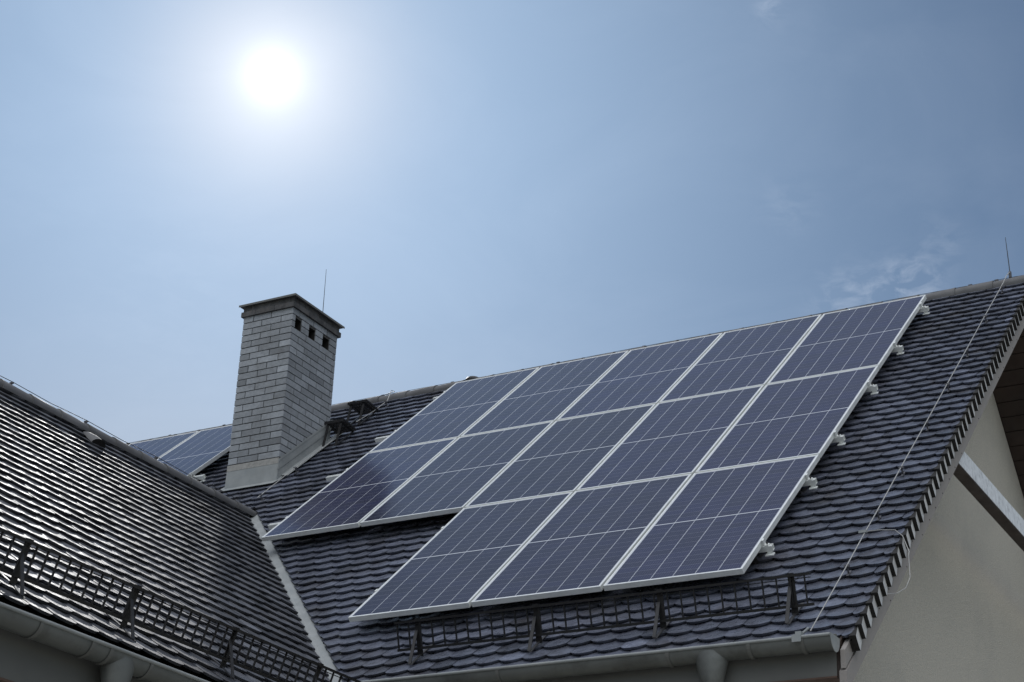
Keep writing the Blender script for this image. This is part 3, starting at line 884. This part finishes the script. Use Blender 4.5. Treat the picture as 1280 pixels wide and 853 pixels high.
# ------------------------------------------------------------------ snow guards
def snow_guard(F, brackets, a0, a1, base_b, dB, H, step, label, horiz_mid=False):
    org = F(a0, base_b, 0)
    e = empty('snow_guard', org); tag(e, label, 'snow guard', 'snow guards above the gutters')
    P = lambda a, t: F(a, base_b + dB * t, 0.012 + H * t)        # in the plane of the posts
    Q = lambda a, t, o: P(a, t) + (F(a, base_b - 1, 0) - F(a, base_b, 0)).normalized() * o
    def sec(a0_, a1_, t, w, h):
        m_ = MB(); m_.bar(Q(a0_, t, 0.012), Q(a1_, t, 0.012), w, h, up=(P(0, 1) - P(0, 0)).normalized())
        return m_
    sec(a0, a1, 0.985, 0.034, 0.014).build('top_rail', m_steel, e)
    m_ = MB(); m_.tube([Q(a0, 0.90, 0.014), Q(a1, 0.90, 0.014)], 0.0028, 6); m_.build('upper_wire', m_steel, e)
    sec(a0, a1, 0.24, 0.012, 0.018).build('bottom_rail', m_steel, e)
    gr = MB(); n = int((a1 - a0) / step)
    for i in range(n + 1):
        a = a0 + 0.012 + i * step
        if a > a1: break
        gr.bar(Q(a, 0.24, 0.014), Q(a, 0.985, 0.014), 0.0105, 0.008, up=(P(1, 0) - P(0, 0)).normalized())
    gr.build('grid_bars', m_steel, e)
    for a in brackets:
        b_ = MB()
        for da in (-0.010, 0.010):
            b_.bar(P(a + da, 0.0), P(a + da, 1.0), 0.005, 0.022, up=(P(1, 0) - P(0, 0)).normalized())
        b_.bar(P(a, 0.97), P(a, 1.03), 0.03, 0.03, up=(P(1, 0) - P(0, 0)).normalized())
        bo = b_.build('bracket', m_steel, e)
        s_ = MB()
        foot = F(a - 0.02, base_b - 0.125, 0.022)
        s_.bar(foot, P(a - 0.015, 0.70), 0.024, 0.006, up=(P(1, 0) - P(0, 0)).normalized().cross((P(0, 0.7) - foot).normalized()))
        s_.build('strut', m_steelg, bo)
        t_ = MB()
        t_.bar(F(a - 0.01, base_b - 0.135, 0.018), F(a - 0.0, base_b + 0.02, 0.022), 0.022, 0.005, up=(F(0, 0, 1) - F(0, 0, 0)))
        t_.bar(F(a, base_b + 0.02, 0.020), F(a, base_b + 0.17, 0.012), 0.022, 0.005, up=(F(0, 0, 1) - F(0, 0, 0)))
        t_.build('base_strap', m_steelg, bo)
    return e
snow_guard(MT, (2.89, 3.80, 4.69, 5.57), 2.72, 5.70, -0.515, 0.105, 0.225, 0.0915, 'black metal snow guard along the main roof below the solar panels')
snow_guard(WT, (-6.66, -5.80, -4.93, -4.07, -3.22, -2.34, -1.48), -7.2, -1.02, -4.80, 0.085, 0.225, 0.0835, 'black metal snow guard along the wing roof on the left')

# ------------------------------------------------------------------ roof steps by the chimney
def roof_step(u, v, label):
    org = MT(u, v, 0)
    e = empty('roof_step', org); tag(e, label, 'roof step', 'black metal steps between the chimney and the panels')
    w, dpt = 0.24, 0.23
    h = 0.13
    # horizontal grate carried by two brackets
    c0 = MT(u, v, 0.0) + Vector((0, 0, h))
    gt = MB()
    y0, y1 = -0.15, dpt - 0.15
    G = lambda x, y: c0 + Vector((x, y, -0.12 * (y - y0) + 0.01))
    for t in range(6):
        y = y0 + (y1 - y0) * t / 5
        gt.bar(G(-w / 2, y), G(w / 2, y), 0.009, 0.018)
    for t in range(8):
        x = -w / 2 + w * t / 7
        gt.bar(G(x, y0), G(x, y1), 0.009, 0.018, up=(0, 0, 1))
    gt.bar(G(-w / 2, y0 - 0.004) - Vector((0, 0, 0.004)), G(w / 2, y0 - 0.004) - Vector((0, 0, 0.004)), 0.008, 0.03)
    gt.build('grate', m_steel, e)
    for x in (-0.08, 0.08):
        b_ = MB()
        q0 = G(x, y0 + 0.01) - Vector((0, 0, 0.01)); q1 = MT(u + x, v - 0.26, 0.015); q2 = MT(u + x, v + 0.12, 0.02)
        b_.bar(q0, q1, 0.006, 0.028, up=(1, 0, 0)); b_.bar(q1, q2, 0.006, 0.028, up=(1, 0, 0)); b_.bar(q2, G(x, y1) - Vector((0, 0, 0.012)), 0.006, 0.028, up=(1, 0, 0))
        b_.bar(G(x, y0) - Vector((0, 0, 0.014)), G(x, y1) - Vector((0, 0, 0.014)), 0.006, 0.02, up=(1, 0, 0))
        b_.build('bracket', m_steel, e)
roof_step(-1.00, 5.22, 'lower black grated roof step touching the chimney flashing')
roof_step(-1.06, 5.84, 'upper black grated roof step just under the main ridge')

# ------------------------------------------------------------------ lightning protection
def wire_thing(name, label, cat, pts, r, mt_, holders, group=None, hold_h=0.05, extra=None, F=MT):
    org = Vector(pts[0])
    e = empty(name, org); tag(e, label, cat, group)
    w = MB(); w.tube(pts, r, 8); w.build('wire', mt_, e, smooth=True)
    for h in holders:
        h = Vector(h); n = (F(0, 0, 1) - F(0, 0, 0)).normalized() if F else Vector((0, 0, 1))
        m_ = MB(); m_.bar(h - n * hold_h, h + n * 0.006, 0.012, 0.010, up=(1, 0.1, 0)); m_.bar(h - Vector((0.018, 0, 0)), h + Vector((0.018, 0, 0)), 0.016, 0.014)
        m_.bar(h - n * hold_h - Vector((0, 0.03, 0.026)), h - n * hold_h + Vector((0, 0.03, 0.026)), 0.018, 0.004, up=n)
        m_.build('wire_holder', m_clip, e)
    if extra: extra(e)
    return e
vsw = [6.35, 6.05, 5.2, 4.39, 3.51, 2.63, 1.8, 0.9, 0.58, 0.07, -0.86]
pts = [Vector((5.79, RY, RZ + 0.10)), MT(5.785, 6.47, 0.085)] + [MT(5.77 + (0.004 if i % 2 else -0.004), v, 0.062 if i % 2 else 0.055) for i, v in enumerate(vsw)]
def extra(e):
    c_ = MB(); p = MT(5.745, -0.86, 0.045)
    c_.box((p.x - 0.028, -0.772, -0.738), (p.x + 0.028, -0.768, -0.700)); c_.box((p.x - 0.028, -0.768, -0.700), (p.x + 0.028, -0.66, -0.693)); c_.box((p.x - 0.018, -0.74, -0.693), (p.x + 0.018, -0.70, -0.668))
    c_.tube([p + Vector((-0.02, -0.05, -0.02)), p + Vector((0.02, -0.03, 0.02))], 0.008, 8)
    c_.build('gutter_clamp', m_lead, e)
    w = MB()
    pp = [MT(5.75, 0.58, 0.06), MT(5.87, 0.565, 0.065), MT(5.98, 0.54, 0.06), MT(6.03, 0.50, 0.03), MT(6.07, 0.42, -0.05), Vector((6.075, 0.41, 0.10)), Vector((6.08, 0.40, -0.05)),
          Vector((6.07, 0.33, -0.14)), Vector((6.05, 0.2, -0.21)), Vector((6.01, 0.06, -0.25))]
    w.tube(pp, 0.0030, 8); w.build('branch_wire', m_wire, e, smooth=True)
    c2 = MB(); q_ = MT(5.757, 0.58, 0.06); c2.box((q_.x - 0.03, q_.y - 0.014, q_.z - 0.009), (q_.x + 0.022, q_.y + 0.014, q_.z + 0.009)); c2.build('junction_clamp', m_lead, e)
wire_thing('lightning_conductor', 'pale lightning conductor wire running down the tiles near the right verge', 'wire', pts, 0.0040, m_wire,
           [MT(5.77, v, 0.055) for v in (6.2, 5.3, 4.36, 3.5, 2.63, 1.72, 0.93, 0.05)], extra=extra)
pts = [Vector((-0.9, y, 2.055 + (0.012 if i % 2 else 0.0))) for i, y in enumerate([2.6, 2.03, 1.56, 1.1, 0.63, 0.17, -0.28, -0.73, -1.3, -1.9, -3.0, -5.0, -8.0])]
pts = [p + Vector((0, 0, 0.016)) for p in pts]
wire_thing('lightning_conductor', 'thin dark conductor wire held above the ridge of the left wing', 'wire', pts, 0.0032, m_wired,
           [Vector((-0.9, y, 2.070)) for y in (2.03, 1.1, 0.17, -0.73, -1.63, -2.53)], F=None, hold_h=0.045)
pts = [MT(-0.98, 3.50, 0.05), MT(-0.985, 4.2, 0.06), MT(-0.99, 5.04, 0.05)]
wire_thing('lightning_conductor', 'short pale conductor wire rising beside the chimney to the lower roof step', 'wire', pts, 0.004, m_wire, [MT(-0.98, 3.56, 0.05), MT(-0.985, 4.25, 0.06)])
pts = [MT(-0.98, 5.55, 0.06), MT(-0.95, 5.9, 0.05), MT(-0.93, 6.2, 0.06), MT(-1.0, 6.45, 0.10), Vector((-1.05, RY, RZ + 0.06)), Vector((-1.2, RY, RZ + 0.04))]
wire_thing('lightning_conductor', 'short conductor wire from the upper roof step over the main ridge', 'wire', pts, 0.004, m_wire, [MT(-0.93, 6.15, 0.06)])
pts = [Vector((x, RY, RZ + 0.036 + (0.005 if i % 2 else 0))) for i, x in enumerate([-7, -5, -3, -1.2, 0.4, 1.9, 3.4, 4.6, 5.41, 5.79, 6.0])]
wire_thing('lightning_conductor', 'thin dark conductor wire along the main ridge above the panels', 'wire', pts, 0.0026, m_wired,
           [Vector((x, RY, RZ + 0.038)) for x in (-4.2, -3.4, -2.6, -1.2, -0.30, 1.0, 2.0, 5.41, 5.66)], F=None, hold_h=0.04)
def rod(P, H, lean, label):
    P = Vector(P); e = empty('lightning_rod', P); tag(e, label, 'lightning rod', 'lightning rods')
    m_ = MB(); m_.tube([P, P + Vector(lean) * 0.5 + Vector((0, 0, H * 0.5)), P + Vector(lean) + Vector((0, 0, H))], [0.0045, 0.004, 0.0022], 8); m_.build('rod', m_wired, e, smooth=True)
    b_ = MB(); b_.box((P.x - 0.012, P.y - 0.012, P.z - 0.06), (P.x + 0.012, P.y + 0.012, P.z + 0.0)); b_.build('clamp', m_clip, e)
rod((-1.385, Y1 + 0.06, 4.45), 0.95, (-0.01, 0, 0), 'thin lightning rod standing behind the brick chimney')
rod((5.79, RY, RZ + 0.10), 0.37, (-0.015, 0.0, 0), 'thin lightning rod on the right end of the main ridge')
